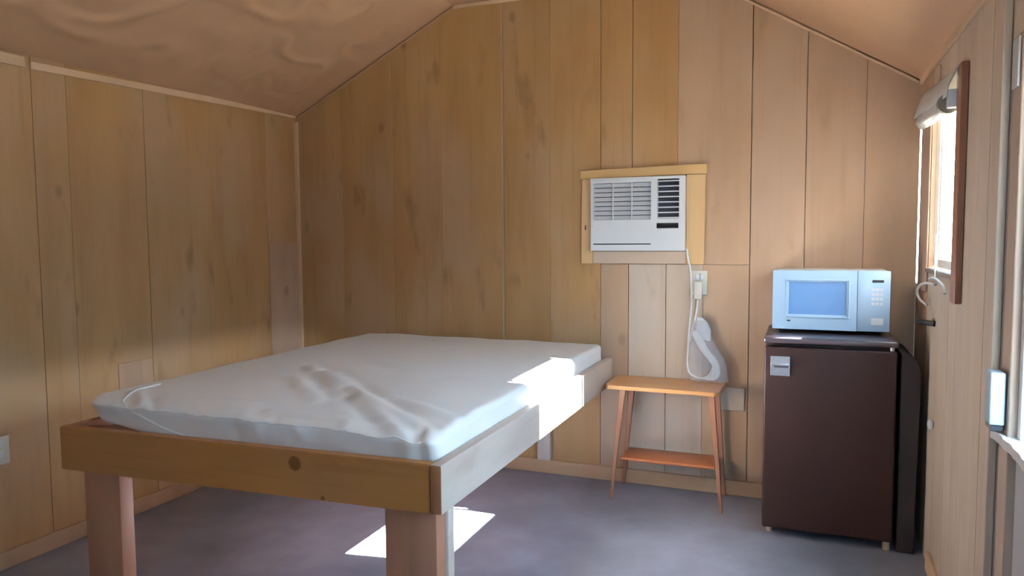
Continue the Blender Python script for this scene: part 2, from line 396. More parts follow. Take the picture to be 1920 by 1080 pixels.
sheet(XF1, ZF, XR, ZER, YF, YB, .003, 24, 60, 9)

# trims
def strip(name, a, b, wv, hv, mat=m_trim):
    """bar from a to b with cross-section vectors wv, hv"""
    a, b, wv, hv = map(Vector, (a, b, wv, hv))
    c = (a+b)/2; bm = bmesh.new()
    add_prism(bm, [a-c, a+wv-c, a+wv+hv-c, a+hv-c], b-a)
    bmesh.ops.bevel(bm, geom=bm.edges[:], offset=.0015, segments=1, affect='EDGES')
    return struct(finish(name, bm, mat, None, c))
m_trimY = wood('eave_trim_wood', (.60, .42, .27, 1), (.68, .50, .34, 1), (.42, .26, .15, 1), 1, .55, .2, 0, .4)
# moulding between left wall and ceiling, two lengths with a gap where they meet
strip('trim_1', (XL, 2.09, ZE-.052), (XL, YB-.01, ZE-.006), (.012, 0, 0), (0, 0, .030), m_trimY)
strip('trim_2', (XL, YF, ZE-.080), (XL, 2.065, ZE-.052), (.014, 0, 0), (0, 0, .042), m_trimY)
strip('trim_3', (XL+.0, YB-.022, .0), (XL+.0, YB-.022, ZE-.03), (.022, 0, 0), (0, .020, 0), m_trim)      # corner bead, left
strip('trim_4', (XF1+.0, YB-.008, ZF-.02), (XR-.01, YB-.008, ZER-.014), (0, .007, 0), (0, 0, .012), m_trimY)
strip('trim_5', (XL+.03, YB-.008, ZE-.004), (XF0, YB-.008, ZF-.018), (0, .007, 0), (0, 0, .010), m_ceil)
strip('trim_6', (XF0, YB-.010, ZF-.022), (XF1, YB-.010, ZF-.022), (0, .009, 0), (0, 0, .020), m_trimY)
strip('trim_7', (XR-.012, YF, ZER-.022), (XR-.012, YB-.02, ZER-.022), (.011, 0, 0), (0, 0, .030), m_trimY)
# batten under the bed, on the back wall above the baseboard
strip('trim_8', (-1.345, YB-.035, .078), (-1.345, YB-.035, .54), (.075, 0, 0), (0, .033, 0), wood('grey_batten', (.42, .38, .34, 1), (.5, .45, .41, 1), (.3, .24, .2, 1), 2))
struct(box('baseboard_back', (XL+.02, YB-.014, 0), (-.16, YB-.001, .075), m_base, None, .002))
struct(box('baseboard_left', (XL+.001, YF, 0), (XL+.014, YB-.03, .07), m_base, None, .002))
struct(box('baseboard_right', (XR-.014, 2.29, 0), (XR-.001, 3.17, .07), m_trimY, None, .002))

# ------------------------------------------------------------------ window on the right wall
window_1 = struct(empty('window_1', (XR, 3.1, WZ0)))
wl = window_1.location
def wp(name, lo, hi, mat, bev=.002): return box(name, lo, hi, mat, window_1, bev, 1, wl)
wp('side_casing', (XR-.022, 2.715, 1.075), (XR-.001, 2.79, 1.845), m_redwood)
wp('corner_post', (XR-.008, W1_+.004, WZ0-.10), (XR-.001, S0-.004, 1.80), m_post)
wp('window_sill', (XR-.012, W0, WZ0-.018), (OUT-.001, W1_, WZ0-.001), m_sill)
wp('bounce_cut_lining', (XR-.001, W0-.0, WZ0), (OUT-.001, W0+.006, WZ1-.001), m_sill, .001)  # added dark lining, keeps the sunlit reveal from lighting the corner
wp('frame_rail', (XR+.031, W0+.008, WZ0), (XR+.048, W1_-.002, WZ0+.035), m_white)
wp('frame_rail', (XR+.031, W0+.008, WZ1-.03), (XR+.048, W1_-.002, WZ1-.001), m_white)
wp('frame_stile', (XR+.031, W0+.008, WZ0+.036), (XR+.048, W0+.03, WZ1-.031), m_white)
wp('frame_stile', (XR+.031, W1_-.03, WZ0+.036), (XR+.048, W1_-.002, WZ1-.031), m_white)
wp('pane', (XR+.038, W0+.031, WZ0+.036), (XR+.042, W1_-.031, WZ1-.031), m_glass, 0)
wp('pane', (XR+.022, S0+.002, SZ0+.002), (XR+.026, S1-.002, WZ1-.002), m_glass, 0)

# rolled cloth blind over the window head
blind = empty('rolled_blind', (XR-.03, 3.15, 1.68), 'grey-white cloth blind rolled up at the head of the right-hand window', 'blind')
bl = blind.location
bm = bmesh.new()
def add_cloth_roll(bm, y0, y1, n, cx, cz, r, amp, seed):
    rings = []
    for i in range(n+1):
        y = y0+(y1-y0)*i/n; ring = []
        for k in range(24):
            a = 2*math.pi*k/24
            rr = r*(1+amp*noise.noise(Vector((y*5+seed, math.cos(a)*1.5, math.sin(a)*1.5))))
            ring.append(bm.verts.new(Vector((cx+rr*.8*math.cos(a), y, cz+(y-3.15)*.05+rr*math.sin(a)))-bl))
        rings.append(ring)
    for i in range(n):
        for k in range(24): bm.faces.new((rings[i][k], rings[i+1][k], rings[i+1][(k+1) % 24], rings[i][(k+1) % 24]))
    bm.faces.new(rings[0]); bm.faces.new(rings[-1][::-1])
add_cloth_roll(bm, 2.86, 3.50, 20, XR-.030, 1.750, .030, .35, 1)
finish('cloth_roll', bm, m_blind, blind, (0, 0, 0), True)
bm = bmesh.new()
# cloth hanging from the header over the roll
rows = []
for i in range(25):
    y = 2.76+(3.52-2.76)*i/24; row = []
    for k, (dx, z) in enumerate(((.003, 1.875), (.018, 1.868), (.034, 1.845), (.050, 1.80), (.056, 1.765))):
        row.append(bm.verts.new(Vector((XR-dx-.006*noise.noise(Vector((y*6, k*.5, 3))), y, z+(y-3.15)*.05+.006*noise.noise(Vector((y*4, k, 9)))))-bl))
    rows.append(row)
for i in range(24):
    for k in range(4): bm.faces.new((rows[i][k], rows[i+1][k], rows[i+1][k+1], rows[i][k+1]))
o = finish('hanging_cloth', bm, m_blind, blind, (0, 0, 0), True)
sm = o.modifiers.new('thickness', 'SOLIDIFY'); sm.thickness = .003
cyl('roll_end', (XR-.036, 2.835, 1.735), (XR-.036, 2.862, 1.735), .034, m_blindend, blind, 20, bl)
box('end_bracket', (XR-.045, 2.800, 1.715), (XR-.002, 2.832, 1.775), m_white, blind, .004, 2, bl)
cyl('hanging_pin', (XR-.006, 3.25, 1.84), (XR-.006, 3.25, 1.945), .004, m_trim, blind, 8, bl)

# white cord with T-pull, and the curved hook beside it
cord = empty('blind_cord', (XR-.018, 3.06, 1.30), 'thin white pull cord ending in a T-shaped bar below the window sill', 'cord')
tube('string', [(XR-.020, 3.11, 1.30), (XR-.022, 3.11, 1.22), (XR-.022, 3.10, 1.135)], .0022, m_white, cord, 6, 8, cord.location)
tube('pull_bar', [(XR-.022, 3.24, 1.128), (XR-.022, 3.11, 1.137), (XR-.022, 2.97, 1.127), (XR-.020, 2.92, 1.115), (XR-.020, 2.90, 1.095)], .0045, m_white, cord, 6, 8, cord.location)
hook = tag(tube('curved_hook', [(XR-.020, 3.10, 1.115), (XR-.03, 3.22, 1.112), (XR-.036, 3.36, 1.094), (XR-.034, 3.44, 1.065), (XR-.028, 3.42, 1.035), (XR-.018, 3.30, 1.022)], .0055, m_ivory, None, 8, 10),
     'white curved plastic hook on the wall just under the T-shaped cord pull', 'hook')
peg = tag(cyl('black_peg', (XR-.002, 3.20, .957), (XR-.045, 3.27, .957), .011, m_black), 'short black peg sticking out of the right wall above the fridge', 'peg')
knob = bmesh.new(); bmesh.ops.create_uvsphere(knob, u_segments=16, v_segments=10, radius=.02)
for v in knob.verts: v.co.x *= .55
knob = finish('white_knob', knob, m_white, None, (XR-.011, 3.17, .572), True)
tag(knob, 'small round white knob low on the right wall beside the fridge', 'knob')

# ------------------------------------------------------------------ door at the right edge
door_1 = struct(empty('door_1', (XR, D1, 0))); dl = door_1.location
def dp(name, lo, hi, mat, bev=.002): return box(name, lo, hi, mat, door_1, bev, 1, dl)
dp('side_casing', (XR-.020, 2.195, 0), (XR-.001, 2.275, ZER-.03), m_wallR)
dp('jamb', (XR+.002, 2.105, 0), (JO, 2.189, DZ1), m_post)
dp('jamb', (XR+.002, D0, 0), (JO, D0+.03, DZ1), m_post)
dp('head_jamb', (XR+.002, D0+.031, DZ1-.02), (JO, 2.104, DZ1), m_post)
dp('lower_panel', (XR+.020, D0+.032, .01), (XR+.055, 2.100, .775), m_doorp)
dp('top_rail', (XR+.020, D0+.032, DZ1-.06), (XR+.055, 2.100, DZ1-.022), m_doorp)
dp('stile', (XR+.020, 2.070, .80), (XR+.055, 2.100, DZ1-.061), m_white)
dp('stile', (XR+.020, D0+.032, .80), (XR+.055, D0+.062, DZ1-.061), m_white)
dp('glazing_bar', (XR+.028, D0+.063, 1.10), (XR+.046, 2.069, 1.115), m_white)
dp('pane', (XR+.035, D0+.063, .80), (XR+.039, 2.069, DZ1-.061), m_glass, 0)
# ledge with flaking white paint: a board with a ragged front edge
bm = bmesh.new(); n = 44; top = []; bot = []
for i in range(n+1):
    y = D0+.06+(2.185-D0-.06)*i/n
    x = XR-.012+.010*noise.noise(Vector((y*14, 2, 5)))+.006*noise.noise(Vector((y*45, 2, 8)))
    top.append((x, y)); 
vt = [bm.verts.new(Vector((x, y, .800))-dl) for x, y in top]+[bm.verts.new(Vector((XR+.06, y, .800))-dl) for x, y in top]
vb = [bm.verts.new(Vector((x, y, .776))-dl) for x, y in top]+[bm.verts.new(Vector((XR+.06, y, .776))-dl) for x, y in top]
for i in range(n):
    bm.faces.new((vt[i], vt[n+1+i], vt[n+2+i], vt[i+1])); bm.faces.new((vb[i], vb[i+1], vb[n+2+i], vb[n+1+i]))
    bm.faces.new((vt[i], vt[i+1], vb[i+1], vb[i])); bm.faces.new((vt[n+1+i], vb[n+1+i], vb[n+2+i], vt[n+2+i]))
bm.faces.new((vt[0], vb[0], vb[n+1], vt[n+1])); bm.faces.new((vt[n], vt[2*n+1], vb[2*n+1], vb[n]))
finish('ledge', bm, m_paintw, door_1, (0, 0, 0))
box('hinge_plate', (XR-.004, 2.12, 1.655), (XR+.0015, 2.175, 1.775), m_doorp, door_1, .001, 1, dl)
lock = empty('lock_box', (XR-.02, 2.17, .815), 'pale blue box fixed to the door jamb just above the white ledge', 'box')
box('body', (XR-.034, 2.125, .822), (XR-.001, 2.188, .955), m_lightblue, lock, .004, 2, lock.location)
box('dark_base', (XR-.030, 2.130, .806), (XR-.001, 2.188, .821), m_vent, lock, .002, 1, lock.location)

# added unseen board screen, meant to hold skylight off the back corner
screen = struct(empty('sky_block_screen', (OUT+.8, 2.70, -.22)))
for k in range(9):
    box('plank', (OUT+.02+k*.17, 2.70, -.22), (OUT+.02+k*.17+.166, 2.725, 2.45), m_sill, screen, 0, 1, screen.location)
# added unseen shed, dims the low skylight reaching the left wall
shed = struct(empty('sky_block_shed', (11, -3, -.22)))
box('shed_wall', (10, -8.2, -.22), (12, 1.9, 2.9), m_sill, shed, 0, 1, shed.location)
prism('shed_roof', [(9.7, -8.4, 2.85), (12.3, -8.4, 2.85), (11, -8.4, 3.6)], (0, 10.5, 0), m_sill, shed, 0, shed.location)
# added unseen post at the cabin corner, keeps sun out of the slit
struct(box('sun_block_post', (OUT+.012, 3.655, -.22), (OUT+.06, 3.925, 2.0), m_outer))
# added unseen tree: keeps the sun off the door
tree = struct(empty('sun_block_tree', (6.0, 2.62, -.22)))
tube('trunk', [(6.0, 2.62, -.22), (6.03, 2.6, 1.6), (5.98, 2.63, 3.2), (6.0, 2.62, 4.4)], .10, m_outer, tree, 5, 10, tree.location, lambda t: .12-.07*t)
bm = bmesh.new(); bmesh.ops.create_icosphere(bm, subdivisions=5, radius=1)
for v in bm.verts:
    d = v.co.normalized(); k = 1+.10*noise.noise(d*3)+.07*noise.noise(d*9)
    v.co = Vector((d.x*.9, d.y*.78, d.z*.95))*k
finish('crown', bm, m_leaf, tree, Vector((6.0, 2.60, 4.72))-tree.location)

# ------------------------------------------------------------------ bed
BX0, BX1, BY0, BY1 = -2.449, -.929, 1.79, 3.755
bed = empty('bed_frame', (-1.7, 2.75, 0), 'wide low bed frame of varnished pine boards on thick square legs', 'bed')
b0 = bed.location
def railz(x): return .517+(.018)*(x-BX0)/(BX1-BX0)-.014      # the foot board sags a little to the left
# foot board (front)
c = Vector((BX0, BY0, .49)); bm = bmesh.new()
add_prism(bm, [Vector(q)-c for q in ((BX0+.0, BY0, .486), (BX1-.040, BY0, .522), (BX1-.040, BY0, .664), (BX0, BY0, .640))], (0, .037, 0))
bmesh.ops.bevel(bm, geom=bm.edges[:], offset=.003, segments=2, affect='EDGES')
finish('foot_board', bm, m_rail, bed, c-b0)
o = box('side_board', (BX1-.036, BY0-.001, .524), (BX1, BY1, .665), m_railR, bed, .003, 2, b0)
m_end = wood('board_end_grain', (.33, .14, .06, 1), (.40, .18, .08, 1), (.2, .07, .03, 1), 0, .5, .3, 0, .8)
o['label'] = 'weathered side board, paled for the skylight on it'
o.data.materials.append(m_end)
for f in o.data.polygons:
    if f.normal.y < -.9: f.material_index = 1
box('side_board', (BX0, BY0+.038, .49), (BX0+.036, BY1, .640), m_leg, bed, .003, 2, b0)
box('head_board', (BX0+.037, BY1-.036, .50), (BX1-.037, BY1, .645), m_leg, bed, .003, 2, b0)
box('leg', (-1.139, 1.829, 0), (-.967, 1.885, .60), m_leg, bed, .003, 2, b0)
o = box('leg', (-1.02, 1.886, 0), (-.958, 1.925, .60), m_railR, bed, .003, 2, b0)  # right face of the leg, its pale colour stands for skylight
box('leg', (-2.385, 1.829, 0), (-2.215, 1.885, .60), m_leg, bed, .003, 2, b0)
box('leg', (-2.41, 3.55, 0), (-2.32, 3.64, .60), m_leg, bed, .003, 2, b0)
for k in range(12):
    y = 1.86+k*.162
    box('slat', (BX0+.038, y, .592), (BX1-.038, y+.10, .609), m_leg, bed, .001, 1, b0)
box('slat_ledge', (BX0+.037, BY0+.14, .553), (BX0+.06, BY1-.04, .591), m_leg, bed, .001, 1, b0)
box('slat_ledge', (BX1-.06, BY0+.14, .553), (BX1-.038, BY1-.04, .591), m_leg, bed, .001, 1, b0)

# mattress: rounded slab with a loose wrinkled cover
MX0, MX1, MY0, MY1, MZ0, MZ1 = -2.405, -.972, 1.832, 3.715, .611, .738
def coords(a, b, n, edge=.06, ne=8):
    inner = [a+edge+(b-a-2*edge)*i/n for i in range(n+1)]
    return [a+edge*i/ne for i in range(ne)]+inner+[b-edge+edge*(i+1)/ne for i in range(ne)]
folds = [  # x0,y0,x1,y1,width,height
 (-1.80, 2.49, -1.10, 1.86, .030, .016), (-1.52, 2.26, -1.02, 1.88, .022, .013), (-1.86, 2.36, -1.56, 2.07, .030, .010),
 (-1.96, 2.58, -1.53, 2.18, .028, .010), (-2.18, 2.49, -1.76, 2.25, .035, .008), (-1.62, 1.90, -1.07, 1.87, .018, .008),
 (-1.77, 2.78, -1.37, 2.62, .040, .007), (-2.10, 1.93, -1.72, 1.96, .02, .006), (-1.35, 2.18, -.99, 2.02, .025, .009),
 (-2.30, 2.00, -2.10, 1.84, .02, .010), (-1.25, 2.55, -1.0, 2.45, .04, .006), (-2.3, 3.2, -1.9, 3.0, .05, .005)]
def seg_d(x, y, s):
    ax, ay, bx, by = s[:4]; dx, dy = bx-ax, by-ay
    t = max(0, min(1, ((x-ax)*dx+(y-ay)*dy)/(dx*dx+dy*dy)))
    return math.hypot(x-ax-t*dx, y-ay-t*dy), t
def mat_shape(q):
    cx, cy, cz = (MX0+MX1)/2, (MY0+MY1)/2, (MZ0+MZ1)/2
    hx, hy, hz = (MX1-MX0)/2, (MY1-MY0)/2, (MZ1-MZ0)/2
    # plan corner radius, then vertical edge radius
    x, y, z = q
    R_ = .10 if (x < cx and y < cy) else .035
    lx, ly = x-cx, y-cy
    ix, iy = max(-(hx-R_), min(hx-R_, lx)), max(-(hy-R_), min(hy-R_, ly))
    ex, ey = lx-ix, ly-iy; m = max(abs(ex), abs(ey)); d = math.hypot(ex, ey)
    if d > 1e-6: ex, ey = ex/d*m, ey/d*m
    out = m/R_                     # 0 inside ... 1 at the side
    rz = .024
    lz = z-cz; iz = max(-(hz-rz), min(hz-rz, lz)); ez = lz-iz
    rim = max(0, m-(R_-rz))
    mm = max(rim, abs(ez)); dd = math.hypot(rim, ez)
    if dd > 1e-6 and rim > 0 and abs(ez) > 0:
        k = mm/dd; shrink = rim*(1-k); ez *= k
        if m > 1e-6: ex *= (m-shrink)/m; ey *= (m-shrink)/m
    X_, Y_, Z_ = cx+ix+ex, cy+iy+ey, cz+iz+ez
    t = max(0, min(1, (z-MZ0)/(MZ1-MZ0)))
    u, v = (x-MX0)/(MX1-MX0), (y-MY0)/(MY1-MY0)
    dome = .020*(math.sin(math.pi*min(1, max(0, u)))**.6)*(math.sin(math.pi*min(1, max(0, v*.93+.05)))**.6)
    wr_ = 0
    for s in folds:
        dd_, tt = seg_d(X_, Y_, s); wr_ += .75*s[5]*math.exp(-(dd_/s[4])**2)*(1 if s[2] is None else (.35+.65*math.sin(math.pi*min(1, tt*.8+.1))))
        wr_ -= .4*s[5]*math.exp(-((dd_-1.9*s[4])/s[4])**2)
    n1 = noise.noise(Vector((X_*3.0, Y_*3.0, .3)))*.006+noise.noise(Vector((X_*9+Y_*6, (Y_-X_)*3, .7)))*.003
    Z_ += t*(dome+wr_+n1)
    # puckers of the cover along the foot side
    if t > .05:
        sidey = math.exp(-((Y_-MY0)/.05)**2)
        pk = noise.noise(Vector((X_*22, z*9, 1)))*.006+noise.noise(Vector((X_*7, z*14, 4)))*.008
        Y_ += pk*sidey; Z_ += sidey*t*(-.012+noise.noise(Vector((X_*30, 0, 2)))*.004)
        sidex = math.exp(-((X_-MX1)/.04)**2)
        X_ += sidex*noise.noise(Vector((Y_*8, z*14, 9)))*.006
    # the foot side of the cover is tucked in underneath
    Y_ += (1-t)*.035*math.exp(-((y-MY0)/.12)**2)
    # near left corner is slack: cover droops and the slab tapers
    k = math.exp(-(((X_-MX0)/.22)**2+((Y_-MY0)/.25)**2))
    Z_ += k*(.040*(1-t)-.004*t)
    return Vector((X_, Y_, Z_))
xs, ys = coords(MX0, MX1, 110), coords(MY0, MY1, 130)
zs = [MZ0+(MZ1-MZ0)*i/14 for i in range(15)]
bm = bmesh.new(); vd = {}
mo = Vector(((MX0+MX1)/2, (MY0+MY1)/2, MZ0))
def gv(i, j, k):
    if (i, j, k) not in vd: vd[(i, j, k)] = bm.verts.new(mat_shape((xs[i], ys[j], zs[k]))-mo)
    return vd[(i, j, k)]
nx, ny, nz = len(xs)-1, len(ys)-1, len(zs)-1
for i in range(nx):
    for j in range(ny):
        bm.faces.new((gv(i, j, nz), gv(i+1, j, nz), gv(i+1, j+1, nz), gv(i, j+1, nz)))
        bm.faces.new((gv(i, j, 0), gv(i, j+1, 0), gv(i+1, j+1, 0), gv(i+1, j, 0)))
for k in range(nz):
    for i in range(nx):
        bm.faces.new((gv(i, 0, k), gv(i+1, 0, k), gv(i+1, 0, k+1), gv(i, 0, k+1)))
        bm.faces.new((gv(i, ny, k), gv(i, ny, k+1), gv(i+1, ny, k+1), gv(i+1, ny, k)))
    for j in range(ny):
        bm.faces.new((gv(0, j, k), gv(0, j, k+1), gv(0, j+1, k+1), gv(0, j+1, k)))
        bm.faces.new((gv(nx, j, k), gv(nx, j+1, k), gv(nx, j+1, k+1), gv(nx, j, k+1)))
mattress = finish('mattress', bm, m_sheet, None, mo, True)
tag(mattress, 'thin mattress in a wrinkled white cover lying on the pine bed frame', 'mattress')
def mtop(x, y): return mat_shape((x, y, MZ1))
# corner seam of the cover, running down over the near left corner
pts = [mtop(-2.30, 2.10), mtop(-2.285, 1.98), mtop(-2.25, 1.90), mtop(-2.20, 1.85), mat_shape((-2.12, MY0, .70)), mat_shape((-2.02, MY0, .66)), mat_shape((-1.93, MY0, .635))]
tube('cover_seam', pts, .0035, m_sheet, mattress, 6, 8, mo)

# welt along the upper edge of the foot side, ruffled
pts = []
for i in range(61):
    x = -2.26+(-1.02+2.26)*i/60
    q_ = mat_shape((x, MY0+.002, MZ1-.006))
    pts.append(q_+Vector((0, -.001+.002*noise.noise(Vector((x*40, 0, 0))), .003*noise.noise(Vector((x*55, 3, 0)))*(1.6 if -2.1 < x < -1.5 else .4))))
tube('edge_welt', pts, .0032, m_sheet, mattress, 2, 8, mo)

# ------------------------------------------------------------------ side table
table = empty('side_table', (-.615, 3.6, 0), 'low orange-brown wooden side table with splayed legs and a lower shelf', 'table')
t0 = table.location
bm = bmesh.new()
pl = [(-.900, 3.500), (-.880, 3.462), (-.372, 3.458), (-.350, 3.480), (-.345, 3.745), (-.362, 3.757), (-.885, 3.757), (-.905, 3.74)]
a = [Vector((x, y, .557))-t0 for x, y in pl]
add_prism(bm, a, (0, 0, .018)); bmesh.ops.bevel(bm, geom=bm.edges[:], offset=.004, segments=2, affect='EDGES')
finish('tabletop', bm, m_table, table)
def leg(xt, yt, xb, yb, back=False):
    bm = bmesh.new(); r = []
    for x, y, z, h in ((xt, yt, .556, .015), ((xt*.45+xb*.55), (yt*.45+yb*.55), .26, .010), (xb, yb, 0, .007)):
        r.append([bm.verts.new(Vector((x+sx*h, y+sy*h, z))-t0) for sx, sy in ((-1, -1), (1, -1), (1, 1), (-1, 1))])
    for i in range(2):
        for k in range(4): bm.faces.new((r[i][k], r[i+1][k], r[i+1][(k+1) % 4], r[i][(k+1) % 4]))
    bm.faces.new(r[0]); bm.faces.new(r[-1][::-1]); bmesh.ops.recalc_face_normals(bm, faces=bm.faces[:])
    bmesh.ops.bevel(bm, geom=bm.edges[:], offset=.002, segments=1, affect='EDGES')
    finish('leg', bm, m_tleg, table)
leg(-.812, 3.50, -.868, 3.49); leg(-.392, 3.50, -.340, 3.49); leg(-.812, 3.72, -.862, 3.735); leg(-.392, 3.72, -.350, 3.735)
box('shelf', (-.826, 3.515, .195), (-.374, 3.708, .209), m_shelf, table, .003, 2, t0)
box('rail', (-.79, 3.712, .515), (-.41, 3.728, .556), m_tleg, table, .002, 1, t0)

# ------------------------------------------------------------------ air conditioner in its wooden surround
sur = empty('wooden_surround', (-.78, YB, 1.155), 'yellow pine board surround on the back wall holding the white air conditioner', 'frame')
s0 = sur.location
def board(pts, mat, y=.018): return prism('board', [(x, YB-.0025, z) for x, z in pts], (0, -y, 0), mat, sur, .002, s0)
board([(-1.102, 1.602), (-.455, 1.608), (-.455, 1.657), (-1.102, 1.645)][:4], m_acwood, .020)
board([(-1.098, 1.158), (-1.035, 1.158), (-1.035, 1.600), (-1.094, 1.600)], m_acwoodv)
board([(-.552, 1.158), (-.464, 1.158), (-.460, 1.606), (-.552, 1.606)], m_acwoodv)
board([(-1.034, 1.160), (-.553, 1.160), (-.553, 1.224), (-1.034, 1.224)], m_acgrey, .015)
o = box('dark_hole', (-1.078, YB-.0215, 1.336), (-1.070, YB-.0195, 1.360), m_vent, sur, 0, 1, s0)
ac = empty('air_conditioner', (-.795, YB, 1.226), 'white through-wall air conditioner with louvred front on the back wall', 'air conditioner')
a0 = ac.location
AX0, AX1, AZ0, AZ1 = -1.034, -.554, 1.227, 1.598
AY = YB-.060      # front face
def ap(name, lo, hi, mat, bev=.0, seg=1, par=ac): return box(name, lo, hi, mat, par, bev, seg, a0)
# casing: a bezel frame made of one mesh with the two vent recesses left open
bm = bmesh.new()
VL0, VL1, VZ0, VZ1 = -1.022, -.722, 1.385, 1.574   # left vent
VR0, VR1, RZ0, RZ1 = -.690, -.582, 1.388, 1.588    # right vent
def ab(x0, x1, z0, z1, y0=AY, y1=YB-.003): add_box(bm, Vector((x0, y0, z0))-a0, Vector((x1, y1, z1))-a0)
ab(AX0, VL0, AZ0, AZ1); ab(VL1, VR0, AZ0, AZ1); ab(VR1, AX1, AZ0, AZ1)
ab(VL0, VL1, VZ1, AZ1); ab(VL0, VL1, AZ0, 1.258); ab(VL0, VL1, 1.264, VZ0)
ab(VR0, VR1, RZ1, AZ1); ab(VR0, VR1, AZ0, RZ0)
finish('casing', bm, m_white, ac)
ap('slot_back', (VL0, AY+.01, 1.2581), (VL1, AY+.02, 1.2639), m_vent)
ap('vent_back', (VL0+.0005, AY+.030, VZ0+.0005), (VL1-.0005, AY+.034, VZ1-.0005), m_vent)
ap('vent_back', (VR0+.0005, AY+.030, RZ0+.0005), (VR1-.0005, AY+.034, RZ1-.0005), m_vent)
ap('top_lip', (AX0-.002, AY-.006, AZ1-.012), (AX1+.002, AY-.0002, AZ1+.002), m_white, .002, 2)
for k in range(8):
    z = VZ0+.001+k*(VZ1-VZ0-.004)/7.85
    c = Vector(((VL0+VL1)/2, AY+.012, z)); bm = bmesh.new()
    add_prism(bm, [Vector((VL0+.001, AY+.002, z))-c, Vector((VL0+.001, AY+.006, z+.001))-c, Vector((VL0+.001, AY+.024, z+.0205))-c, Vector((VL0+.001, AY+.019, z+.0205))-c], (VL1-VL0-.002, 0, 0))
    finish('louvre', bm, m_white, ac, c-a0)
for x in (-.920, -.822):
    ap('louvre_divider', (x, AY+.0005, VZ0+.001), (x+.005, AY+.006, VZ1-.001), m_white)
for k in range(8):
    z = RZ0+.002+k*(RZ1-RZ0-.004)/7.5
    ap('fin', (VR0+.001, AY+.002, z), (VR1-.001, AY+.020, z+.0055), m_white)
ap('display', (-.692, AY-.0015, 1.340), (-.584, AY-.0001, 1.366), m_black)
ap('button', (-1.0285, AY-.001, 1.352), (-1.0255, AY-.0001, 1.355), m_vent)

# power cord, plug, outlet, bundle of cord
outlet = empty('wall_outlet', (-.48, YB, 1.05), 'ivory wall outlet right below the air conditioner surround', 'outlet')
box('cover_plate', (-.525, YB-.0085, 1.005), (-.447, YB-.002, 1.127), m_ivory, outlet, .002, 2, outlet.location)
box('socket', (-.502, YB-.014, 1.078), (-.468, YB-.0086, 1.108), m_white, outlet, .002, 2, outlet.location)
box('dark_gap', (-.4835, YB-.0155, 1.082), (-.4805, YB-.0141, 1.112), m_vent, outlet, 0, 1, outlet.location)
pc = empty('power_cord', (-.54, 3.72, 1.24), 'white cord of the air conditioner with a boxy plug, looping down to the side table', 'cord')
p0 = pc.location
tube('cord', [(-.545, 3.72, 1.236), (-.540, 3.735, 1.19), (-.528, 3.738, 1.13), (-.524, 3.738, 1.06), (-.520, 3.738, .98), (-.524, 3.736, .90), (-.530, 3.73, .82), (-.533, 3.72, .72), (-.533, 3.71, .66), (-.520, 3.70, .618), (-.480, 3.695, .598), (-.445, 3.695, .600), (-.418, 3.70, .625), (-.405, 3.71, .67)], .0052, m_white, pc, 8, 8, p0)
box('plug', (-.508, 3.722, .985), (-.468, 3.7535, 1.074), m_ivory, pc, .005, 2, p0)
tube('cord', [(-.489, 3.737, .984), (-.495, 3.737, .92), (-.510, 3.732, .85), (-.524, 3.722, .77)], .0052, m_white, pc, 8, 8, p0)
coil = empty('cord_bundle', (-.44, 3.70, .576), 'coiled white cord bundle with a white tag, hanging above the right end of the table', 'cord')
c0 = coil.location
for dx, r in ((0, .0060), (.012, .0055), (-.010, .0055), (.022, .005)):
    tube('coil_strand', [(-.507+dx*.5, 3.728, .825), (-.490+dx, 3.72, .79), (-.455+dx, 3.712, .735), (-.418+dx, 3.705, .69), (-.398+dx*.8, 3.70, .655), (-.402+dx, 3.70, .615), (-.425+dx, 3.70, .592), (-.452+dx, 3.703, .597)], r, m_white, coil, 8, 8, c0)
prism('white_tag', [(-.500, 3.742, .80), (-.470, 3.742, .785), (-.425, 3.742, .775), (-.424, 3.742, .83), (-.440, 3.742, .87), (-.465, 3.742, .892), (-.492, 3.742, .896)], (0, -.010, 0), m_white, coil, .002, c0)
# milky plastic bag around the lower end of the coil
bm = bmesh.new(); rows = []
outl = [(.895, -.505, -.455), (.82, -.515, -.425), (.74, -.528, -.385), (.68, -.532, -.345), (.63, -.528, -.340), (.578, -.520, -.332)]
for i in range(31):
    z = .88-(.88-.578)*i/30
    for j in range(len(outl)-1):
        if outl[j][0] >= z >= outl[j+1][0]:
            t = (outl[j][0]-z)/(outl[j][0]-outl[j+1][0]); xa = outl[j][1]*(1-t)+outl[j+1][1]*t; xb = outl[j][2]*(1-t)+outl[j+1][2]*t
    row = []
    for k in range(24):
        a_ = 2*math.pi*k/24; x = (xa+xb)/2+(xb-xa)/2*math.cos(a_)
        y = 3.712+.030*math.sin(a_)*(.4+.6*i/30)+.008*noise.noise(Vector((x*40, z*25, k*.3)))
        row.append(bm.verts.new(Vector((x, y, z))-Vector((-.43, 3.71, .577))))
    rows.append(row)
for i in range(30):
    for k in range(24): bm.faces.new((rows[i][k], rows[i+1][k], rows[i+1][(k+1) % 24], rows[i][(k+1) % 24]))
bag = finish('plastic_bag', bm, m_bag, None, (-.43, 3.71, .577), True)
tag(bag, 'milky plastic bag round the coiled cord on the side table', 'bag')

# outlet plate on the left wall at the picture's left edge
lo_ = empty('outlet_plate', (XL, 1.88, .47), 'small white outlet plate low on the left wall beside the bed foot', 'outlet')
box('cover_plate', (XL+.0015, 1.845, .418), (XL+.009, 1.925, .532), m_ivory, lo_, .003, 2, lo_.location)
for z in (.448, .490): box('socket', (XL+.009, 1.870, z), (XL+.012, 1.898, z+.028), m_white, lo_, .002, 2, lo_.location)

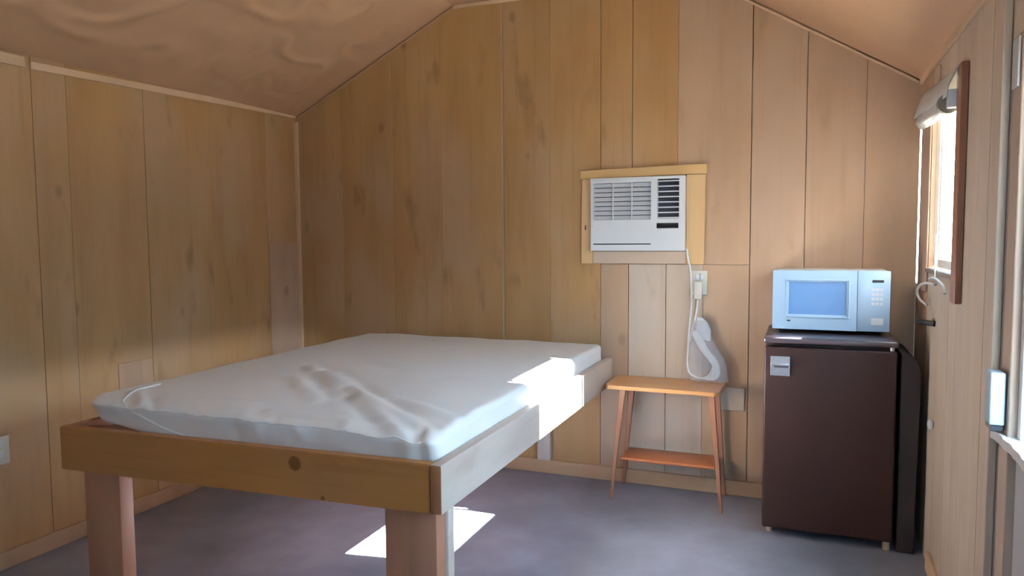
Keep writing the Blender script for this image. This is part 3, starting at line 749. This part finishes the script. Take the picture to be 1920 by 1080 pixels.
# ------------------------------------------------------------------ refrigerator
fr = empty('mini_fridge', (.10, 3.5, 0), 'dark brown-black mini fridge with a square metal handle standing in the right corner', 'fridge')
f0 = fr.location
FX0, FX1, FY = -.151, .357, 3.29
box('body', (FX0+.004, FY+.045, .030), (FX1-.004, 3.75, .842), m_fridge, fr, .006, 2, f0)
box('door', (FX0, FY, .038), (FX1, FY+.040, .828), m_fridge, fr, .009, 3, f0)
box('gasket', (FX0+.012, FY+.0401, .045), (FX1-.012, FY+.0449, .822), m_rubber, fr, 0, 1, f0)
box('top_panel', (FX0-.003, FY+.004, .843), (FX1+.003, 3.752, .868), m_fridgetop, fr, .008, 3, f0)
bm = bmesh.new(); hx, hz = -.125, .705
add_box(bm, Vector((hx, FY-.004, hz))-f0, Vector((hx+.078, FY-.0002, hz+.083))-f0, .001)
hh = finish('handle', bm, m_chrome, fr); hh['label'] = 'square metal door handle'
box('pull_lip', (hx+.002, FY-.024, hz+.046), (hx+.076, FY-.0042, hz+.056), m_chrome, hh, .002, 2, f0)
box('grip_recess', (hx+.014, FY-.0052, hz+.035), (hx+.072, FY-.0041, hz+.0455), m_vent, hh, 0, 1, f0)
cyl('hinge_cap', (FX1-.018, FY+.020, .8285), (FX1-.018, FY+.020, .8425), .008, m_chrome, fr, 14, f0)
for x, y in ((FX0+.03, FY+.07), (FX1-.02, FY+.03), (FX0+.03, 3.70), (FX1-.03, 3.70)):
    cyl('foot', (x, y, 0), (x, y, .0375 if y < FY+.04 else .030), .014, m_foot, fr, 16, f0)
# black board standing in the gap between fridge and wall
bb = prism('black_board', [(.372, 3.30, 0), (.436, 3.30, 0), (.444, 3.30, .72), (.440, 3.30, .765), (.425, 3.30, .80), (.40, 3.30, .815), (.372, 3.30, .82)], (0, .42, 0), m_rubber, None, .003)
tag(bb, 'narrow black slab standing on edge in the gap between fridge and right wall', 'board')

# ------------------------------------------------------------------ microwave
mw = empty('microwave', (.107, 3.6, .868), 'white microwave oven sitting on top of the dark mini fridge', 'microwave')
w0 = mw.location
MXa, MXb, MYf, MZa, MZb = -.127, .342, 3.462, .886, 1.146
box('body', (MXa+.004, MYf+.022, MZa), (MXb-.004, 3.752, MZb-.001), m_white, mw, .004, 2, w0)
bm = bmesh.new()
gx0, gx1, gz0, gz1 = -.064, .176, .948, 1.098       # door window opening
def mb(x0, x1, z0, z1): add_box(bm, Vector((x0, MYf, z0))-w0, Vector((x1, MYf+.021, z1))-w0)
mb(MXa, gx0, MZa, MZb); mb(gx1, .214, MZa, MZb); mb(gx0, gx1, MZa, gz0); mb(gx0, gx1, gz1, MZb)
door = finish('door', bm, m_micro, mw)
# sloping border of the window
bm = bmesh.new()
q = lambda x, y, z: bm.verts.new(Vector((x, y, z))-w0)
o4 = [q(gx0-.012, MYf-.0005, gz0-.012), q(gx1+.012, MYf-.0005, gz0-.012), q(gx1+.012, MYf-.0005, gz1+.010), q(gx0-.012, MYf-.0005, gz1+.010)]
m4 = [q(gx0-.006, MYf-.004, gz0-.006), q(gx1+.006, MYf-.004, gz0-.006), q(gx1+.006, MYf-.004, gz1+.005), q(gx0-.006, MYf-.004, gz1+.005)]
i4 = [q(gx0+.004, MYf+.008, gz0+.004), q(gx1-.004, MYf+.008, gz0+.004), q(gx1-.004, MYf+.008, gz1-.004), q(gx0+.004, MYf+.008, gz1-.004)]
for A_, B_ in ((o4, m4), (m4, i4)):
    for k in range(4): bm.faces.new((A_[k], A_[(k+1) % 4], B_[(k+1) % 4], B_[k]))
bmesh.ops.recalc_face_normals(bm, faces=bm.faces[:])
finish('window_border', bm, m_micro, door)
box('door_window', (gx0+.001, MYf+.008, gz0+.001), (gx1-.001, MYf+.012, gz1-.001), m_mwglass, door, 0, 1, w0)
box('badge', (-.066, MYf-.001, .920), (-.052, MYf-.0001, .927), m_vent, door, 0, 1, w0)
box('control_panel', (.2155, MYf, MZa), (MXb, MYf+.021, MZb), m_micro, mw, .003, 2, w0)
box('display', (.272, MYf-.0012, 1.097), (.316, MYf-.0001, 1.108), m_black, mw, 0, 1, w0)
for r_ in range(4):
    for c_ in range(3):
        box('key', (.270+c_*.016, MYf-.0008, 1.060-r_*.020), (.283+c_*.016, MYf-.0001, 1.072-r_*.020), m_mwpad, mw, 0, 1, w0)
box('open_button', (.270, MYf-.0015, .915), (.318, MYf-.0001, .945), m_mwpad, mw, .001, 1, w0)
for x in (MXa+.04, MXb-.04):
    for y in (MYf+.05, 3.70): cyl('foot', (x, y, .868), (x, y, MZa), .010, m_rubber, mw, 12, w0)
